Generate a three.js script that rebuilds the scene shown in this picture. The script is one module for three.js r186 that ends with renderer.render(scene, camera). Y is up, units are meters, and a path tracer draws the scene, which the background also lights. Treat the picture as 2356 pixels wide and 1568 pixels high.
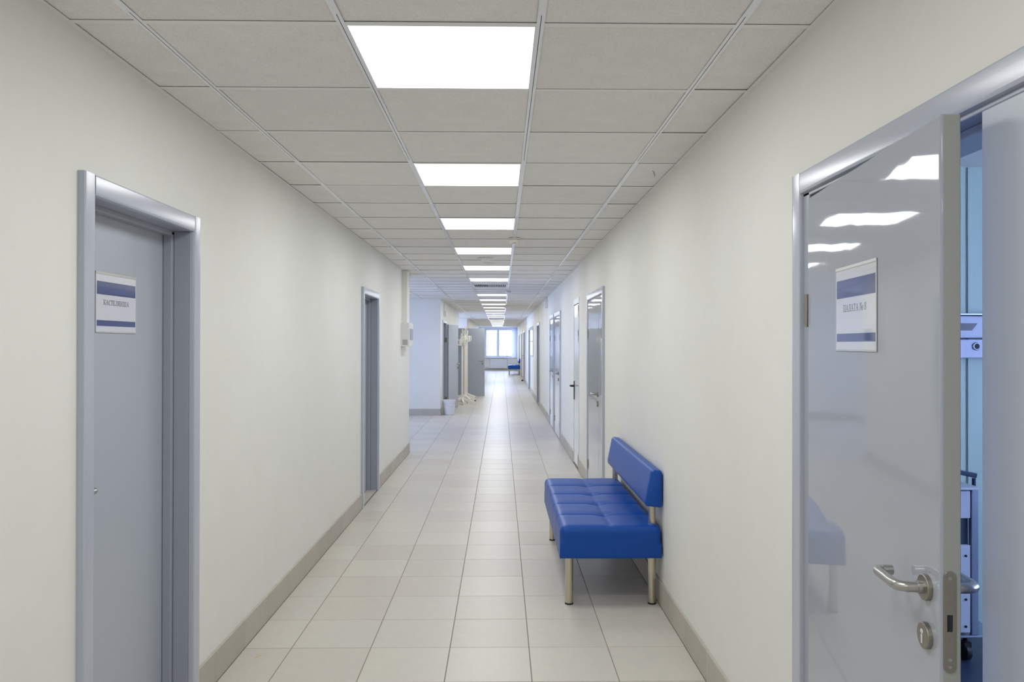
import * as THREE from 'three';
import { RectAreaLightUniformsLib } from 'three/addons/lights/RectAreaLightUniformsLib.js';
import { mergeGeometries, toCreasedNormals } from 'three/addons/utils/BufferGeometryUtils.js';
import { RoundedBoxGeometry } from 'three/addons/geometries/RoundedBoxGeometry.js';

// ------------------------------------------------------------------ camera, sky, exposure
// x to the right, y up, z = -D where D is the distance down the corridor from the camera.
const scene = new THREE.Scene();
const FOCAL = 1781.3, EYE = 1.537;
const camera = new THREE.PerspectiveCamera(2 * Math.atan(784 / FOCAL) * 180 / Math.PI, 2356 / 1568, 0.05, 200);
camera.position.set(0, EYE, 0);
camera.rotation.order = 'YXZ';
camera.rotation.set(0.00378, -0.01391, 0.00149);
scene.add(camera);
const renderer = new THREE.WebGLRenderer({ antialias: true });
renderer.toneMapping = THREE.LinearToneMapping;
renderer.toneMappingExposure = 1.0;
renderer.shadowMap.enabled = true;
RectAreaLightUniformsLib.init();
scene.background = new THREE.Color().setRGB(4.4, 5.6, 9.4);        // even overcast winter sky, bluish beside the lamps' white
const LAMP = new THREE.Color().setRGB(0.98, 1, 1.015), LAMP_RADIANCE = 10.6;

// ------------------------------------------------------------------ helpers
let seed = 11;
const rnd = () => { seed = (seed * 1664525 + 1013904223) >>> 0; return seed / 4294967296; };
const taken = new Map();
const numbered = (n) => { const k = taken.get(n) ?? 0; taken.set(n, k + 1); return k ? n + '_' + String(k).padStart(3, '0') : n; };
function mesh(name, geo, mat, parent) {
  const m = new THREE.Mesh(Array.isArray(geo) ? mergeGeometries(geo.map((g) => (g.index ? g.toNonIndexed() : g))) : geo, mat);
  m.name = parent ? name : numbered(name); m.castShadow = m.receiveShadow = true;
  (parent ?? scene).add(m); return m;
}
function tag(o, label, category, group, kind) {
  o.userData.label = label; if (category) o.userData.category = category;
  if (group) o.userData.group = group; if (kind) o.userData.kind = kind; return o;
}
function thing(name, label, category, group, x = 0, y = 0, D = 0, turn = 0) {
  const g = new THREE.Group(); g.name = numbered(name); g.position.set(x, y, -D); g.rotation.y = turn; scene.add(g);
  return tag(g, label, category, group);
}
function struct(name, label, category, parent) {
  const g = new THREE.Group(); g.name = numbered(name); scene.add(g); return tag(g, label, category, null, 'structure');
}
// box from limits in x, y and D, uv in metres by the face's direction
function uvMetres(g, s = 1) {
  const p = g.attributes.position, n = g.attributes.normal, uv = new Float32Array(p.count * 2);
  for (let i = 0; i < p.count; i++) {
    const ax = Math.abs(n.getX(i)), ay = Math.abs(n.getY(i)), az = Math.abs(n.getZ(i));
    let u, v;
    if (ax >= ay && ax >= az) { u = p.getZ(i); v = p.getY(i); } else if (ay >= az) { u = p.getX(i); v = p.getZ(i); } else { u = p.getX(i); v = p.getY(i); }
    uv[2 * i] = u * s; uv[2 * i + 1] = v * s;
  }
  g.setAttribute('uv', new THREE.BufferAttribute(uv, 2)); return g;
}
function bx(x0, x1, y0, y1, d0, d1) {
  const g = new THREE.BoxGeometry(Math.abs(x1 - x0), Math.abs(y1 - y0), Math.abs(d1 - d0)).toNonIndexed();
  g.translate((x0 + x1) / 2, (y0 + y1) / 2, -(d0 + d1) / 2); return uvMetres(g);
}
function rbx(x0, x1, y0, y1, d0, d1, r = 0.003, seg = 2) {
  const g = new RoundedBoxGeometry(Math.abs(x1 - x0), Math.abs(y1 - y0), Math.abs(d1 - d0), seg, r);
  g.translate((x0 + x1) / 2, (y0 + y1) / 2, -(d0 + d1) / 2); return uvMetres(g.index ? g.toNonIndexed() : g);
}
function cyl(r0, r1, h, seg = 24) { return new THREE.CylinderGeometry(r0, r1, h, seg).toNonIndexed(); }
function cylBetween(a, b, r0, r1 = r0, seg = 12) {
  const A = new THREE.Vector3(...a), B = new THREE.Vector3(...b), d = B.clone().sub(A);
  const g = new THREE.CylinderGeometry(r1, r0, d.length(), seg).toNonIndexed();
  g.applyQuaternion(new THREE.Quaternion().setFromUnitVectors(new THREE.Vector3(0, 1, 0), d.clone().normalize()));
  const c = A.add(B).multiplyScalar(0.5); return g.translate(c.x, c.y, c.z);
}
function tube(points, r, seg = 40, rad = 12, closed = false) {
  const c = new THREE.CatmullRomCurve3(points.map((p) => new THREE.Vector3(...p)), closed, 'catmullrom', 0.35);
  return new THREE.TubeGeometry(c, seg, r, rad, closed).toNonIndexed();
}
function basis(g, X, Y, Z, o) {
  const m = new THREE.Matrix4().makeBasis(new THREE.Vector3(...X), new THREE.Vector3(...Y), new THREE.Vector3(...Z)).setPosition(...o);
  g = (g.index ? g.toNonIndexed() : g).applyMatrix4(m);
  if (m.determinant() < 0) for (const a of Object.values(g.attributes)) for (let i = 0, n = a.itemSize; i < a.count; i += 3) for (let k = 0; k < n; k++) { const p = a.array, u = (i + 1) * n + k, v = (i + 2) * n + k, t = p[u]; p[u] = p[v]; p[v] = t; }
  return g;
}

// ------------------------------------------------------------------ textures (grain, fine relief)
function noiseTexture(size, draw, srgb) {
  const d = new Uint8Array(size * size * 4);
  for (let y = 0; y < size; y++) for (let x = 0; x < size; x++) {
    const c = draw(x, y), i = (y * size + x) * 4;
    d[i] = c[0]; d[i + 1] = c[1]; d[i + 2] = c[2]; d[i + 3] = 255;
  }
  const t = new THREE.DataTexture(d, size, size); t.wrapS = t.wrapT = THREE.RepeatWrapping; t.magFilter = THREE.LinearFilter; t.minFilter = THREE.LinearMipmapLinearFilter; t.generateMipmaps = true;
  if (srgb) t.colorSpace = THREE.SRGBColorSpace; t.needsUpdate = true; return t;
}
// value noise that repeats
function field(size, cells) {
  const g = Array.from({ length: cells * cells }, rnd), s = (t) => t * t * (3 - 2 * t);
  return (x, y) => {
    const u = x / size * cells, v = y / size * cells, i = Math.floor(u), j = Math.floor(v), a = s(u - i), b = s(v - j);
    const at = (p, q) => g[((q % cells) + cells) % cells * cells + ((p % cells) + cells) % cells];
    return (at(i, j) * (1 - a) + at(i + 1, j) * a) * (1 - b) + (at(i, j + 1) * (1 - a) + at(i + 1, j + 1) * a) * b;
  };
}
function layered(size, list) { const f = list.map(([c, w]) => [field(size, c), w]); return (x, y) => f.reduce((s, [q, w]) => s + (q(x, y) - 0.5) * w, 0); }
const grey = (v) => { const q = Math.max(0, Math.min(255, Math.round(v))); return [q, q, q]; };
const tPaint = noiseTexture(512, ((n) => (x, y) => grey(128 + 110 * n(x, y)))(layered(512, [[128, 0.7], [64, 0.5], [16, 0.35]])));
const tPaintTone = noiseTexture(512, ((n) => (x, y) => { const k = n(x, y); return [252 + 2.5 * k, 252 + 2.5 * k, 251 + 4 * k].map((v) => Math.min(255, v)); })(layered(512, [[4, 1], [12, 0.8], [40, 0.5]])), true);
const tCeil = noiseTexture(512, ((n) => (x, y) => { const k = n(x, y); return grey(243 + 16 * k); })(layered(512, [[256, 1.0], [128, 0.6], [8, 0.3]])), true);
const tCeilBump = noiseTexture(512, ((n) => (x, y) => grey(128 + 120 * n(x, y)))(layered(512, [[256, 1.0], [90, 0.6]])));
const tTile = noiseTexture(512, ((n, m) => (x, y) => { const k = n(x, y), w = m(x, y); return [244 + 9 * k + 5 * w, 243 + 9 * k + 4 * w, 241 + 9 * k + 1 * w].map((v) => Math.min(255, v)); })(layered(512, [[256, 1], [100, 0.6]]), layered(512, [[3, 1], [9, 0.8]])), true);
const tTileBump = noiseTexture(512, ((n) => (x, y) => grey(128 + 100 * n(x, y)))(layered(512, [[6, 1], [24, 0.3]])));
const tWave = noiseTexture(512, ((n) => (x, y) => grey(128 + 120 * n(x, y)))(layered(512, [[5, 1], [11, 0.35]])));
const tLeather = noiseTexture(512, ((n) => (x, y) => grey(128 + 120 * n(x, y)))(layered(512, [[170, 1], [80, 0.7]])));
const tBrush = noiseTexture(256, ((f) => (x, y) => grey(128 + 90 * (f(x * 0.03, y) - 0.5)))(field(256, 128)));
const rep = (t, u, v = u) => { const c = t.clone(); c.repeat.set(u, v); c.needsUpdate = true; return c; };

// ------------------------------------------------------------------ materials
const std = (color, o = {}) => new THREE.MeshPhysicalMaterial({ color, roughness: 0.6, metalness: 0, ...o });
const M = {
  wall: std('#f0efea', { roughness: 0.62, map: rep(tPaintTone, 0.4), bumpMap: rep(tPaint, 3), bumpScale: 0.0001 }),
  plaster: std('#eceae6', { roughness: 0.9 }),
  slab: std('#8f8f8c', { roughness: 0.95 }),
  runner: std('#eef0f5', { roughness: 0.22 }),
  tee: std('#eeeeea', { roughness: 0.45 }),
  grout: std('#8d867a', { roughness: 0.95 }),
  skirt: std('#c8c3b9', { roughness: 0.5, map: rep(tTile, 2.5) }),
  skirtB: std('#c3beb4', { roughness: 0.5, map: rep(tTile, 2.5) }),
  laminate: std('#abb0ba', { roughness: 0.035, bumpMap: rep(tWave, 1.7), bumpScale: 0.00065 }),
  leafMatt: std('#b4bac5', { roughness: 0.34 }),
  frame: std('#a4a9b5', { roughness: 0.35 }),
  casing: std('#b9beca', { roughness: 0.2 }),
  edge: std('#a6a7a2', { roughness: 0.5 }),
  steel: std('#b5b4b2', { metalness: 1, roughness: 0.32 }),
  satin: std('#9f9a91', { metalness: 1, roughness: 0.42 }),
  chrome: std('#cfc8b8', { metalness: 1, roughness: 0.24, bumpMap: rep(tBrush, 4), bumpScale: 0.0002 }),
  black: std('#191a1c', { roughness: 0.5 }),
  rubber: std('#111214', { roughness: 0.8 }),
  darkSlot: std('#22242a', { roughness: 0.6 }),
  blue: std('#0b4ca6', { roughness: 0.37, specularIntensity: 0.65, bumpMap: rep(tLeather, 7), bumpScale: 0.0005 }),
  whitePlastic: std('#e6e6e4', { roughness: 0.38 }),
  ivory: std('#f1eee5', { roughness: 0.42 }),
  whiteMetal: std('#dfe2e6', { roughness: 0.3 }),
  bucket: std('#e9e9ee', { roughness: 0.4 }),
  pvc: std('#e6e9f0', { roughness: 0.3 }),
  radiator: std('#e6e7ea', { roughness: 0.35 }),
  blind: std('#f0f1f8', { roughness: 0.95, transmission: 0.6, thickness: 0 }),
  glass: new THREE.MeshPhysicalMaterial({ color: '#ffffff', transmission: 1, thickness: 0, roughness: 0, ior: 1.5 }),
  pocket: new THREE.MeshPhysicalMaterial({ color: '#ffffff', transmission: 1, thickness: 0, roughness: 0.04, ior: 1.5 }),
  pocketEdge: std('#c9ccca', { roughness: 0.25 }),
  wardFloor: std('#3d475c', { roughness: 0.4 }),
  wardPanel: std('#c4dad0', { roughness: 0.5 }),
  console: std('#c9d0ea', { roughness: 0.3 }),
  cart: std('#c7cdd8', { roughness: 0.4 }),
  cartMetal: std('#aab4c8', { metalness: 0.9, roughness: 0.35 }),
  bark: std('#8d857c', { roughness: 0.95 }),
  snow: std('#cfd2d6', { roughness: 0.95 }),
  glassBoard: std('#dfe4ee', { roughness: 0.05 }),
  label: std('#b5b6b8', { roughness: 0.5 }),
};
const ceilMats = ['#f8f6f2', '#f5f3ef', '#f9f7f3'].map((c) => std(c, { roughness: 0.9, map: rep(tCeil, 2.2), bumpMap: rep(tCeilBump, 2.2), bumpScale: 0.0005 }));
const tileMats = ['#dad6ce', '#d7d3cc', '#dcd8d0', '#d5d0c8'].map((c) => std(c, { roughness: 0.35, specularIntensity: 0.65, map: rep(tTile, 2.5), bumpMap: rep(tTileBump, 2.5), bumpScale: 0.00035 }));

// ------------------------------------------------------------------ plan
const WL = -1.305, WR = 0.95, CEIL = 2.498, SLAB = 2.75, OUT_L = -4.2, OUT_R = 4.6, BACK = -5.5, END = 45.02;
const ALCOVES = [[11.0, 16.67], [23.9, 29.4]];

// floor slab, ceiling slab, far ground
{
  const f = struct('floor', 'beige ceramic tile floor running down the corridor', 'floor');
  mesh('grout_bed', [bx(OUT_L - 0.2, WR + 0.1, -0.2, -0.0022, BACK - 0.2, END + 0.25)], M.grout, f);
  mesh('ward_floor', bx(WR + 0.1, OUT_R + 0.2, -0.2, 0, BACK - 0.2, END + 0.25), M.wardFloor, f);
  tileField(f, 'tile', -1.057, 0.4, 3.532, 0.4, (d) => d, -1.2925, 0.9375, {
    individual: (d0, x0) => d0 > 2.7 && d0 < (x0 < -1.06 ? 16.7 : 14.8) && x0 > -2.6,
    mats: tileMats,
    make: (x0, x1, d0, d1) => chamferTile(x1 - x0 - 0.004, d1 - d0 - 0.004, 0.0014),
    place: (m, x0, x1, d0, d1) => m.position.set((x0 + x1) / 2, (rnd() - 0.5) * 0.0004, -(d0 + d1) / 2),
    rest: 'floor_tile_field',
  });
  const blot = new THREE.Shape(); for (let k = 0; k <= 14; k++) { const a = k / 14 * Math.PI * 2, r = 0.011 + 0.005 * Math.sin(a * 3 + 1) + 0.003 * Math.sin(a * 5); blot[k ? 'lineTo' : 'moveTo'](Math.cos(a) * r * 0.9, Math.sin(a) * r * 1.9); }
  const stain = mesh('stain', new THREE.ShapeGeometry(blot).rotateX(-Math.PI / 2), std('#cfc19a', { roughness: 0.5 }), f); stain.position.set(-1.197, 0.0006, -3.84);
}
// a slab of tile seen from above: flat top at y = 0 with chamfered edges going down
function chamferTile(w, l, b) {
  const a = w / 2, c = l / 2, h = 0.006, P = [];
  const top = [[-a + b, 0, c - b], [a - b, 0, c - b], [a - b, 0, -c + b], [-a + b, 0, -c + b]];
  const mid = [[-a, -b, c], [a, -b, c], [a, -b, -c], [-a, -b, -c]], low = mid.map(([x, , z]) => [x, -h, z]);
  const quad = (p, q, r, s) => P.push(...p, ...q, ...r, ...p, ...r, ...s);
  quad(...top);
  for (let i = 0; i < 4; i++) { const j = (i + 1) % 4; quad(mid[i], mid[j], top[j], top[i]); quad(low[i], low[j], mid[j], mid[i]); }
  const g = new THREE.BufferGeometry(); g.setAttribute('position', new THREE.BufferAttribute(new Float32Array(P), 3)); g.computeVertexNormals(); return uvMetres(g);
}
// all cells of a rectangular grid in plan: corridor strip plus the two alcoves
function tileField(parent, name, xa, xs, da, ds, _, left, right, o) {
  const cache = new Map(), restGeo = [];
  const emit = (x0, x1, d0, d1) => {
    if (x1 - x0 < 0.02 || d1 - d0 < 0.02 || (o.skip && o.skip(x0, x1, d0, d1))) return;
    const key = (x1 - x0).toFixed(3) + '/' + (d1 - d0).toFixed(3);
    if (!cache.has(key)) cache.set(key, o.make(x0, x1, d0, d1));
    const g = cache.get(key);
    if (o.individual(d0, x0)) {
      const m = mesh(name, g, o.mats[Math.floor(rnd() * o.mats.length)], parent); o.place(m, x0, x1, d0, d1);
    } else { const q = new THREE.Object3D(); o.place(q, x0, x1, d0, d1); q.updateMatrix(); restGeo.push(g.clone().applyMatrix4(q.matrix)); }
  };
  const k0 = Math.floor((BACK - da) / ds), k1 = Math.ceil((END - da) / ds);
  for (let k = k0; k < k1; k++) {
    const d0 = Math.max(BACK, da + k * ds), d1 = Math.min(END, da + (k + 1) * ds);
    for (let c = 0; ; c++) { const x0 = xa + c * xs, x1 = Math.min(right, x0 + xs); if (x0 > right - 0.01) break; emit(x0, x1, d0, d1); }
    for (let c = -1; ; c--) {                       // to the left of the first line
      const x0 = xa + c * xs, x1 = x0 + xs; if (x1 < OUT_L) break;
      let cuts = [d0, d1]; for (const [p, q] of ALCOVES) for (const v of [p, q]) if (v > d0 + 0.03 && v < d1 - 0.03) cuts.push(v);
      cuts.sort((p, q) => p - q);
      for (let i = 0; i + 1 < cuts.length; i++) {
        const mid = (cuts[i] + cuts[i + 1]) / 2, inside = ALCOVES.some(([p, q]) => mid > p && mid < q);
        const lim = inside ? OUT_L : left; if (x1 > lim + 0.01) emit(Math.max(lim, x0), x1, cuts[i], cuts[i + 1]);
      }
    }
  }
  if (restGeo.length) { const m = mesh(o.rest, restGeo, o.mats[0], parent); m.userData.kind = 'stuff'; }
}

// ------------------------------------------------------------------ suspended ceiling
const CX = -1.083, CD = 2.332, LIGHT_ROWS = [-9, -6, -3, 0, 3, 6, 9, 12, 15, 21, 24, 27, 30, 33, 36, 39, 42, 48, 51, 54, 57, 60, 63, 66], VENT_ROW = 17;
const lightCell = (x0, d0) => Math.abs(x0 - (CX + 0.6)) < 0.01 && (LIGHT_ROWS.some((r) => Math.abs(d0 - (CD + r * 0.6)) < 0.05) || Math.abs(d0 - (CD + VENT_ROW * 0.6)) < 0.05);
{
  const c = struct('ceiling', 'white suspended grid ceiling of square mineral fibre tiles', 'ceiling');
  mesh('roof_slab', bx(OUT_L - 0.2, OUT_R + 0.2, SLAB, SLAB + 0.25, BACK - 0.2, END + 0.25), M.slab, c);
  mesh('ward_ceiling', bx(WR + 0.15, OUT_R, CEIL, CEIL + 0.02, -1.6, 4.15), M.plaster, c);
  const tileGeo = (x0, x1, d0, d1) => bx(-(x1 - x0) / 2 + 0.003, (x1 - x0) / 2 - 0.003, 0, 0.014, -(d1 - d0) / 2 + 0.003, (d1 - d0) / 2 - 0.003);
  tileField(c, 'tile', CX, 0.6, CD, 0.6, null, WL + 0.003, WR - 0.003, {
    individual: (d0, x0) => d0 > 1.6 && d0 < 20 && x0 > -2.9, mats: ceilMats, make: tileGeo, rest: 'ceiling_tile_field',
    skip: (x0, x1, d0) => lightCell(x0, d0),
    place: (m, x0, x1, d0, d1) => { m.position.set((x0 + x1) / 2, CEIL + 0.0032 + rnd() * 0.0022, -(d0 + d1) / 2); m.rotation.x = (rnd() - 0.5) * 0.004; },
  });
  const restBars = [];
  // main runners in 3.6 m lengths
  const runners = [0, 1, 2, 3].map((i) => [CX + 0.6 * i, BACK, END]);
  for (const [p, q] of ALCOVES) for (let i = 1; CX - 0.6 * i > OUT_L; i++) runners.push([CX - 0.6 * i, p, q]);
  for (const [x, p, q] of runners) for (let d = 2.262 - 10.8, n = 0; d < q; d += 3.6, n++) {
    const d0 = Math.max(p, d), d1 = Math.min(q, d + 3.6); if (d1 - d0 < 0.05) continue;
    const y = CEIL + (n % 2 ? 0.0007 : 0), g = [bx(x - 0.012, x + 0.012, y, y + 0.0012, d0, d1 - 0.0006), bx(x - 0.001, x + 0.001, y, y + 0.035, d0, d1)];
    if (d1 > 2 && d0 < 30) mesh('main_runner', g, M.runner, c); else restBars.push(...g);
  }
  for (let k = Math.ceil((BACK - CD) / 0.6); CD + k * 0.6 < END; k++) {
    const d = CD + k * 0.6, inside = ALCOVES.some(([p, q]) => d > p && d < q), x0 = inside ? OUT_L : WL;
    const g = [bx(x0, WR, CEIL + 0.0009, CEIL + 0.002, d - 0.012, d + 0.012), bx(x0, WR, CEIL + 0.001, CEIL + 0.03, d - 0.001, d + 0.001)];
    if (d > 1.6 && d < 20) mesh('cross_tee', g, M.tee, c); else restBars.push(...g);
  }
  mesh('grid_bar_field', restBars, M.tee, c).userData.kind = 'stuff';
  const crack = mesh('tile_chip', new THREE.TubeGeometry(new THREE.CatmullRomCurve3([[0.842, -4.3], [0.858, -4.335], [0.86, -4.36], [0.874, -4.4], [0.88, -4.44]].map(([x, z]) => new THREE.Vector3(x, 0, z))), 24, 0.0016, 6), M.slab, c); crack.position.y = CEIL + 0.0034;
}
// wall angles under the ceiling edge
{
  const angle = (side, d0, d1) => { const w = side < 0 ? WL : WR, s = -side; return [bx(w, w + s * 0.02, CEIL - 0.0004, CEIL + 0.001, d0, d1), bx(w, w + s * 0.0012, CEIL, CEIL + 0.02, d0, d1)]; };
  const a = mesh('trim_1', [...angle(-1, BACK, 11), ...angle(-1, 16.67, 23.9), ...angle(-1, 29.4, END)], M.tee); tag(a, 'thin metal angle strip where the left wall meets the ceiling', 'trim', null, 'structure');
  const b = mesh('trim_2', angle(1, BACK, END), M.tee); tag(b, 'thin metal angle strip where the right wall meets the ceiling', 'trim', null, 'structure');
}

// ------------------------------------------------------------------ walls
// wall along the corridor: outline in (D, y) with openings, thickness in x
function wallAlong(name, label, x0, x1, d0, d1, holes, mat = M.wall, top = SLAB) {
  const low = holes.filter((h) => h[2] <= 0).sort((a, b) => a[0] - b[0]), pts = [[d0, 0]];
  for (const [a, b, , h] of low) pts.push([a, 0], [a, h], [b, h], [b, 0]);
  pts.push([d1, 0], [d1, top], [d0, top]);
  const s = new THREE.Shape(pts.map((p) => new THREE.Vector2(...p)));
  for (const [a, b, y0, y1] of holes.filter((h) => h[2] > 0)) s.holes.push(new THREE.Path([[a, y0], [a, y1], [b, y1], [b, y0]].map((p) => new THREE.Vector2(...p))));
  let g = new THREE.ExtrudeGeometry(s, { depth: x1 - x0, bevelEnabled: false });
  g = g.index ? g.toNonIndexed() : g; g.rotateY(Math.PI / 2); g.translate(x0, 0, 0);     // shape x -> -z, depth -> +x
  const w = mesh(name, uvMetres(g), mat); return tag(w, label, 'wall', null, 'structure');
}
function wallAcross(name, label, d0, d1, x0, x1, holes, mat = M.wall) {
  const s = new THREE.Shape([[x0, 0], [x1, 0], [x1, SLAB], [x0, SLAB]].map((p) => new THREE.Vector2(...p)));
  for (const [a, b, y0, y1] of holes) s.holes.push(new THREE.Path([[a, y0], [a, y1], [b, y1], [b, y0]].map((p) => new THREE.Vector2(...p))));
  let g = new THREE.ExtrudeGeometry(s, { depth: d1 - d0, bevelEnabled: false }); g = g.index ? g.toNonIndexed() : g; g.translate(0, 0, -d1);
  const w = mesh(name, uvMetres(g), mat); return tag(w, label, 'wall', null, 'structure');
}
const H = 2.04;
const D1 = [2.4, 3.322], D2 = [7.235, 8.212], DA = [17.2, 18.3], DB = [21.85, 22.78];
const RN = [1.19, 2.461], R3 = [7.09, 8.42], RS = [9.4, 10.1], RE = [12.29, 13.61], RF = [13.84, 14.88], R5 = [19.0, 20.33], R6 = [25.1, 26.5], R7 = [30.9, 32.0], R8 = [34.9, 36.1], R9 = [40.0, 41.2];
const hole = ([a, b], m = 0.03) => [a + m, b - m, 0, H];
wallAlong('wall_left', 'cream painted left wall with two recessed grey doors', WL - 0.2, WL, BACK, 11.0, [hole(D1), hole(D2)]);
wallAcross('wall_alcove', 'cream wall closing the near side of the alcove', 10.8, 10.998, OUT_L, WL - 0.2, []);
wallAcross('wall_alcove', 'pale cream wall facing the corridor behind the white bucket', 16.67, 16.82, OUT_L, WL - 0.15, []);
wallAlong('wall_left', 'cream wall section holding the two open grey doors', WL - 0.15, WL, 16.67, 23.9, [hole(DA), hole(DB)]);
wallAcross('wall_alcove', 'cream wall behind the open grey door', 23.75, 23.898, OUT_L, WL - 0.15, []);
wallAcross('wall_alcove', 'pale wall above the open grey door, closing the far alcove', 29.4, 29.55, OUT_L, WL - 0.15, []);
wallAlong('wall_left', 'cream left wall at the far end of the corridor', WL - 0.15, WL, 29.4, END, []);
wallAlong('wall_right', 'cream painted right wall with a long row of doors', WR, WR + 0.15, BACK, END, [hole(RN), hole(R3), hole(RS, 0.03), hole(RE), hole(RF), hole(R5), hole(R6), hole(R7), hole(R8), hole(R9)]);
const WIN = [-0.96, 0.84, 0.75, 2.43];
wallAcross('wall_end', 'cream end wall around the bright window', END, END + 0.22, OUT_L - 0.2, OUT_R + 0.2, [WIN]);
wallAcross('wall_back', 'cream wall closing the corridor behind the camera', BACK - 0.2, BACK, OUT_L - 0.2, OUT_R + 0.2, []);
const ALW = [12.6, 15.1, 0.8, 2.35], ALW2 = [24.6, 28.8, 0.8, 2.35], WDW = [0.0, 2.9, 0.8, 2.35];
wallAlong('wall_outer_left', 'cream outer wall with the alcove windows', OUT_L - 0.2, OUT_L, BACK, END, [ALW, ALW2]);
wallAlong('wall_outer_right', 'pale outer wall of the ward with its window', OUT_R, OUT_R + 0.2, BACK, END, [WDW]);
wallAcross('wall_ward', 'pale blue green panelled wall of the ward', 4.15, 4.3, WR + 0.15, OUT_R, [], M.wardPanel);
wallAcross('wall_ward', 'pale wall of the ward behind the door', -1.75, -1.6, WR + 0.15, OUT_R, [], M.wardPanel);

// ------------------------------------------------------------------ tiled skirting
{
  function skirting(name, label, runs) {
    const s = struct(name, label, 'baseboard'), rest = [];
    for (const [side, a, b] of runs) {
      const w = side < 0 ? WL : WR, x1 = w - side * 0.0125;
      for (let k = Math.floor((a - 3.532) / 0.4); 3.532 + 0.4 * k < b; k++) {
        const d0 = Math.max(a, 3.532 + 0.4 * k) + 0.0008, d1 = Math.min(b, 3.932 + 0.4 * k) - 0.0008; if (d1 - d0 < 0.015) continue;
        const g = rbx(w, x1, 0, 0.14, d0, d1, 0.0015, 1);
        if (d0 > 1.5 && d0 < 17) mesh('tile', g, rnd() < 0.5 ? M.skirt : M.skirtB, s); else rest.push(g);
      }
    }
    if (rest.length) mesh('skirting_field', rest, M.skirt, s).userData.kind = 'stuff';
  }
  skirting('baseboard_left', 'beige ceramic tile skirting along the left wall', [[-1, BACK, D1[0]], [-1, D1[1], D2[0]], [-1, D2[1], 11], [-1, 16.67, DA[0]], [-1, DA[1], DB[0]], [-1, DB[1], 23.9], [-1, 29.4, END]]);
  skirting('baseboard_right', 'beige ceramic tile skirting along the right wall', [[1, BACK, RN[0]], [1, RN[1], R3[0]], [1, R3[1], RS[0]], [1, RS[1], RE[0]], [1, RE[1], RF[0]], [1, RF[1], R5[0]], [1, R5[1], R6[0]], [1, R6[1], R7[0]], [1, R7[1], R8[0]], [1, R8[1], R9[0]], [1, R9[1], END]]);
  const a = struct('baseboard_alcove', 'beige ceramic tile skirting beside the white bucket', 'baseboard');
  for (let x = WL, k = 0; x > OUT_L; x -= 0.4, k++) mesh('tile', rbx(Math.max(OUT_L, x - 0.4) + 0.0008, x - 0.0008, 0, 0.14, 16.67, 16.6575, 0.0015, 1), k % 2 ? M.skirt : M.skirtB, a);
  const e = mesh('baseboard_end', rbx(WL, WR, 0, 0.115, END, END - 0.0125, 0.0015, 1), M.skirt); tag(e, 'beige tile skirting below the radiator on the end wall', 'baseboard', null, 'structure');
}

// ------------------------------------------------------------------ doors
// e is measured into the wall from its face, negative is proud of it
const wx = (side, e) => side * ((side < 0 ? -WL : WR) + e);
const sb = (side, e0, e1, y0, y1, d0, d1) => bx(wx(side, e0), wx(side, e1), y0, y1, d0, d1);
const srb = (side, e0, e1, y0, y1, d0, d1, r = 0.003) => rbx(wx(side, e0), wx(side, e1), y0, y1, d0, d1, r);
// rounded cover strip: width w along u, thickness t outwards, length L; local x across, z outwards, y along
function casingGeo(w, t, L) {
  const s = new THREE.Shape(), r = 0.005;
  s.moveTo(0, 0); s.lineTo(w, 0); s.lineTo(w, t - r); s.absarc(w - r, t - r, r, 0, Math.PI / 2, false);
  s.quadraticCurveTo(w / 2, t + 0.0012, r, t); s.absarc(r, t - r, r, Math.PI / 2, Math.PI, false); s.lineTo(0, 0);
  const g = new THREE.ExtrudeGeometry(s, { depth: L, bevelEnabled: false, curveSegments: 10 });
  // extrude is along z, thickness along y: turn so that length is y and outwards is z
  const m = new THREE.Matrix4().makeBasis(new THREE.Vector3(1, 0, 0), new THREE.Vector3(0, 0, 1), new THREE.Vector3(0, 1, 0)); g.applyMatrix4(m);
  const q = g.index ? g.toNonIndexed() : g;
  // keep outward faces outwards after the mirror
  const p = q.attributes.position.array; for (let i = 0; i < p.length; i += 9) for (let k = 0; k < 3; k++) { const v = p[i + 3 + k]; p[i + 3 + k] = p[i + 6 + k]; p[i + 6 + k] = v; }
  return uvMetres(toCreasedNormals(q, 0.7));
}
function casings(door, side, D0, D1, w = 0.065, t = 0.022, y1 = 2.07) {
  const s = side, f = wx(side, 0), out = [-s, 0, 0], top = y1 - w;
  // jambs: across = along z, length = y
  const across = s > 0 ? [0, 0, 1] : [0, 0, -1];       // keeps the basis right-handed: X x Y = Z
  const put = (o, L) => basis(casingGeo(w, t, L), across, [0, 1, 0], out, o);
  const a0 = s > 0 ? -(D0 + w) : -D0, a1 = s > 0 ? -D1 : -(D1 - w);
  mesh('casing', put([f, 0, a0], y1), M.casing, door); mesh('casing', put([f, 0, a1], y1), M.casing, door);
  // head: across = y, length along the wall
  const len = s > 0 ? [0, 0, -1] : [0, 0, 1];           // Y x Z' etc: X=[0,1,0], Y=len, Z=out
  mesh('head_casing', basis(casingGeo(w, t, D1 - D0 - 2 * w - 0.001), [0, 1, 0], len, out, [f, top, s > 0 ? -(D0 + w) : -(D1 - w)]), M.casing, door);
}
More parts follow.
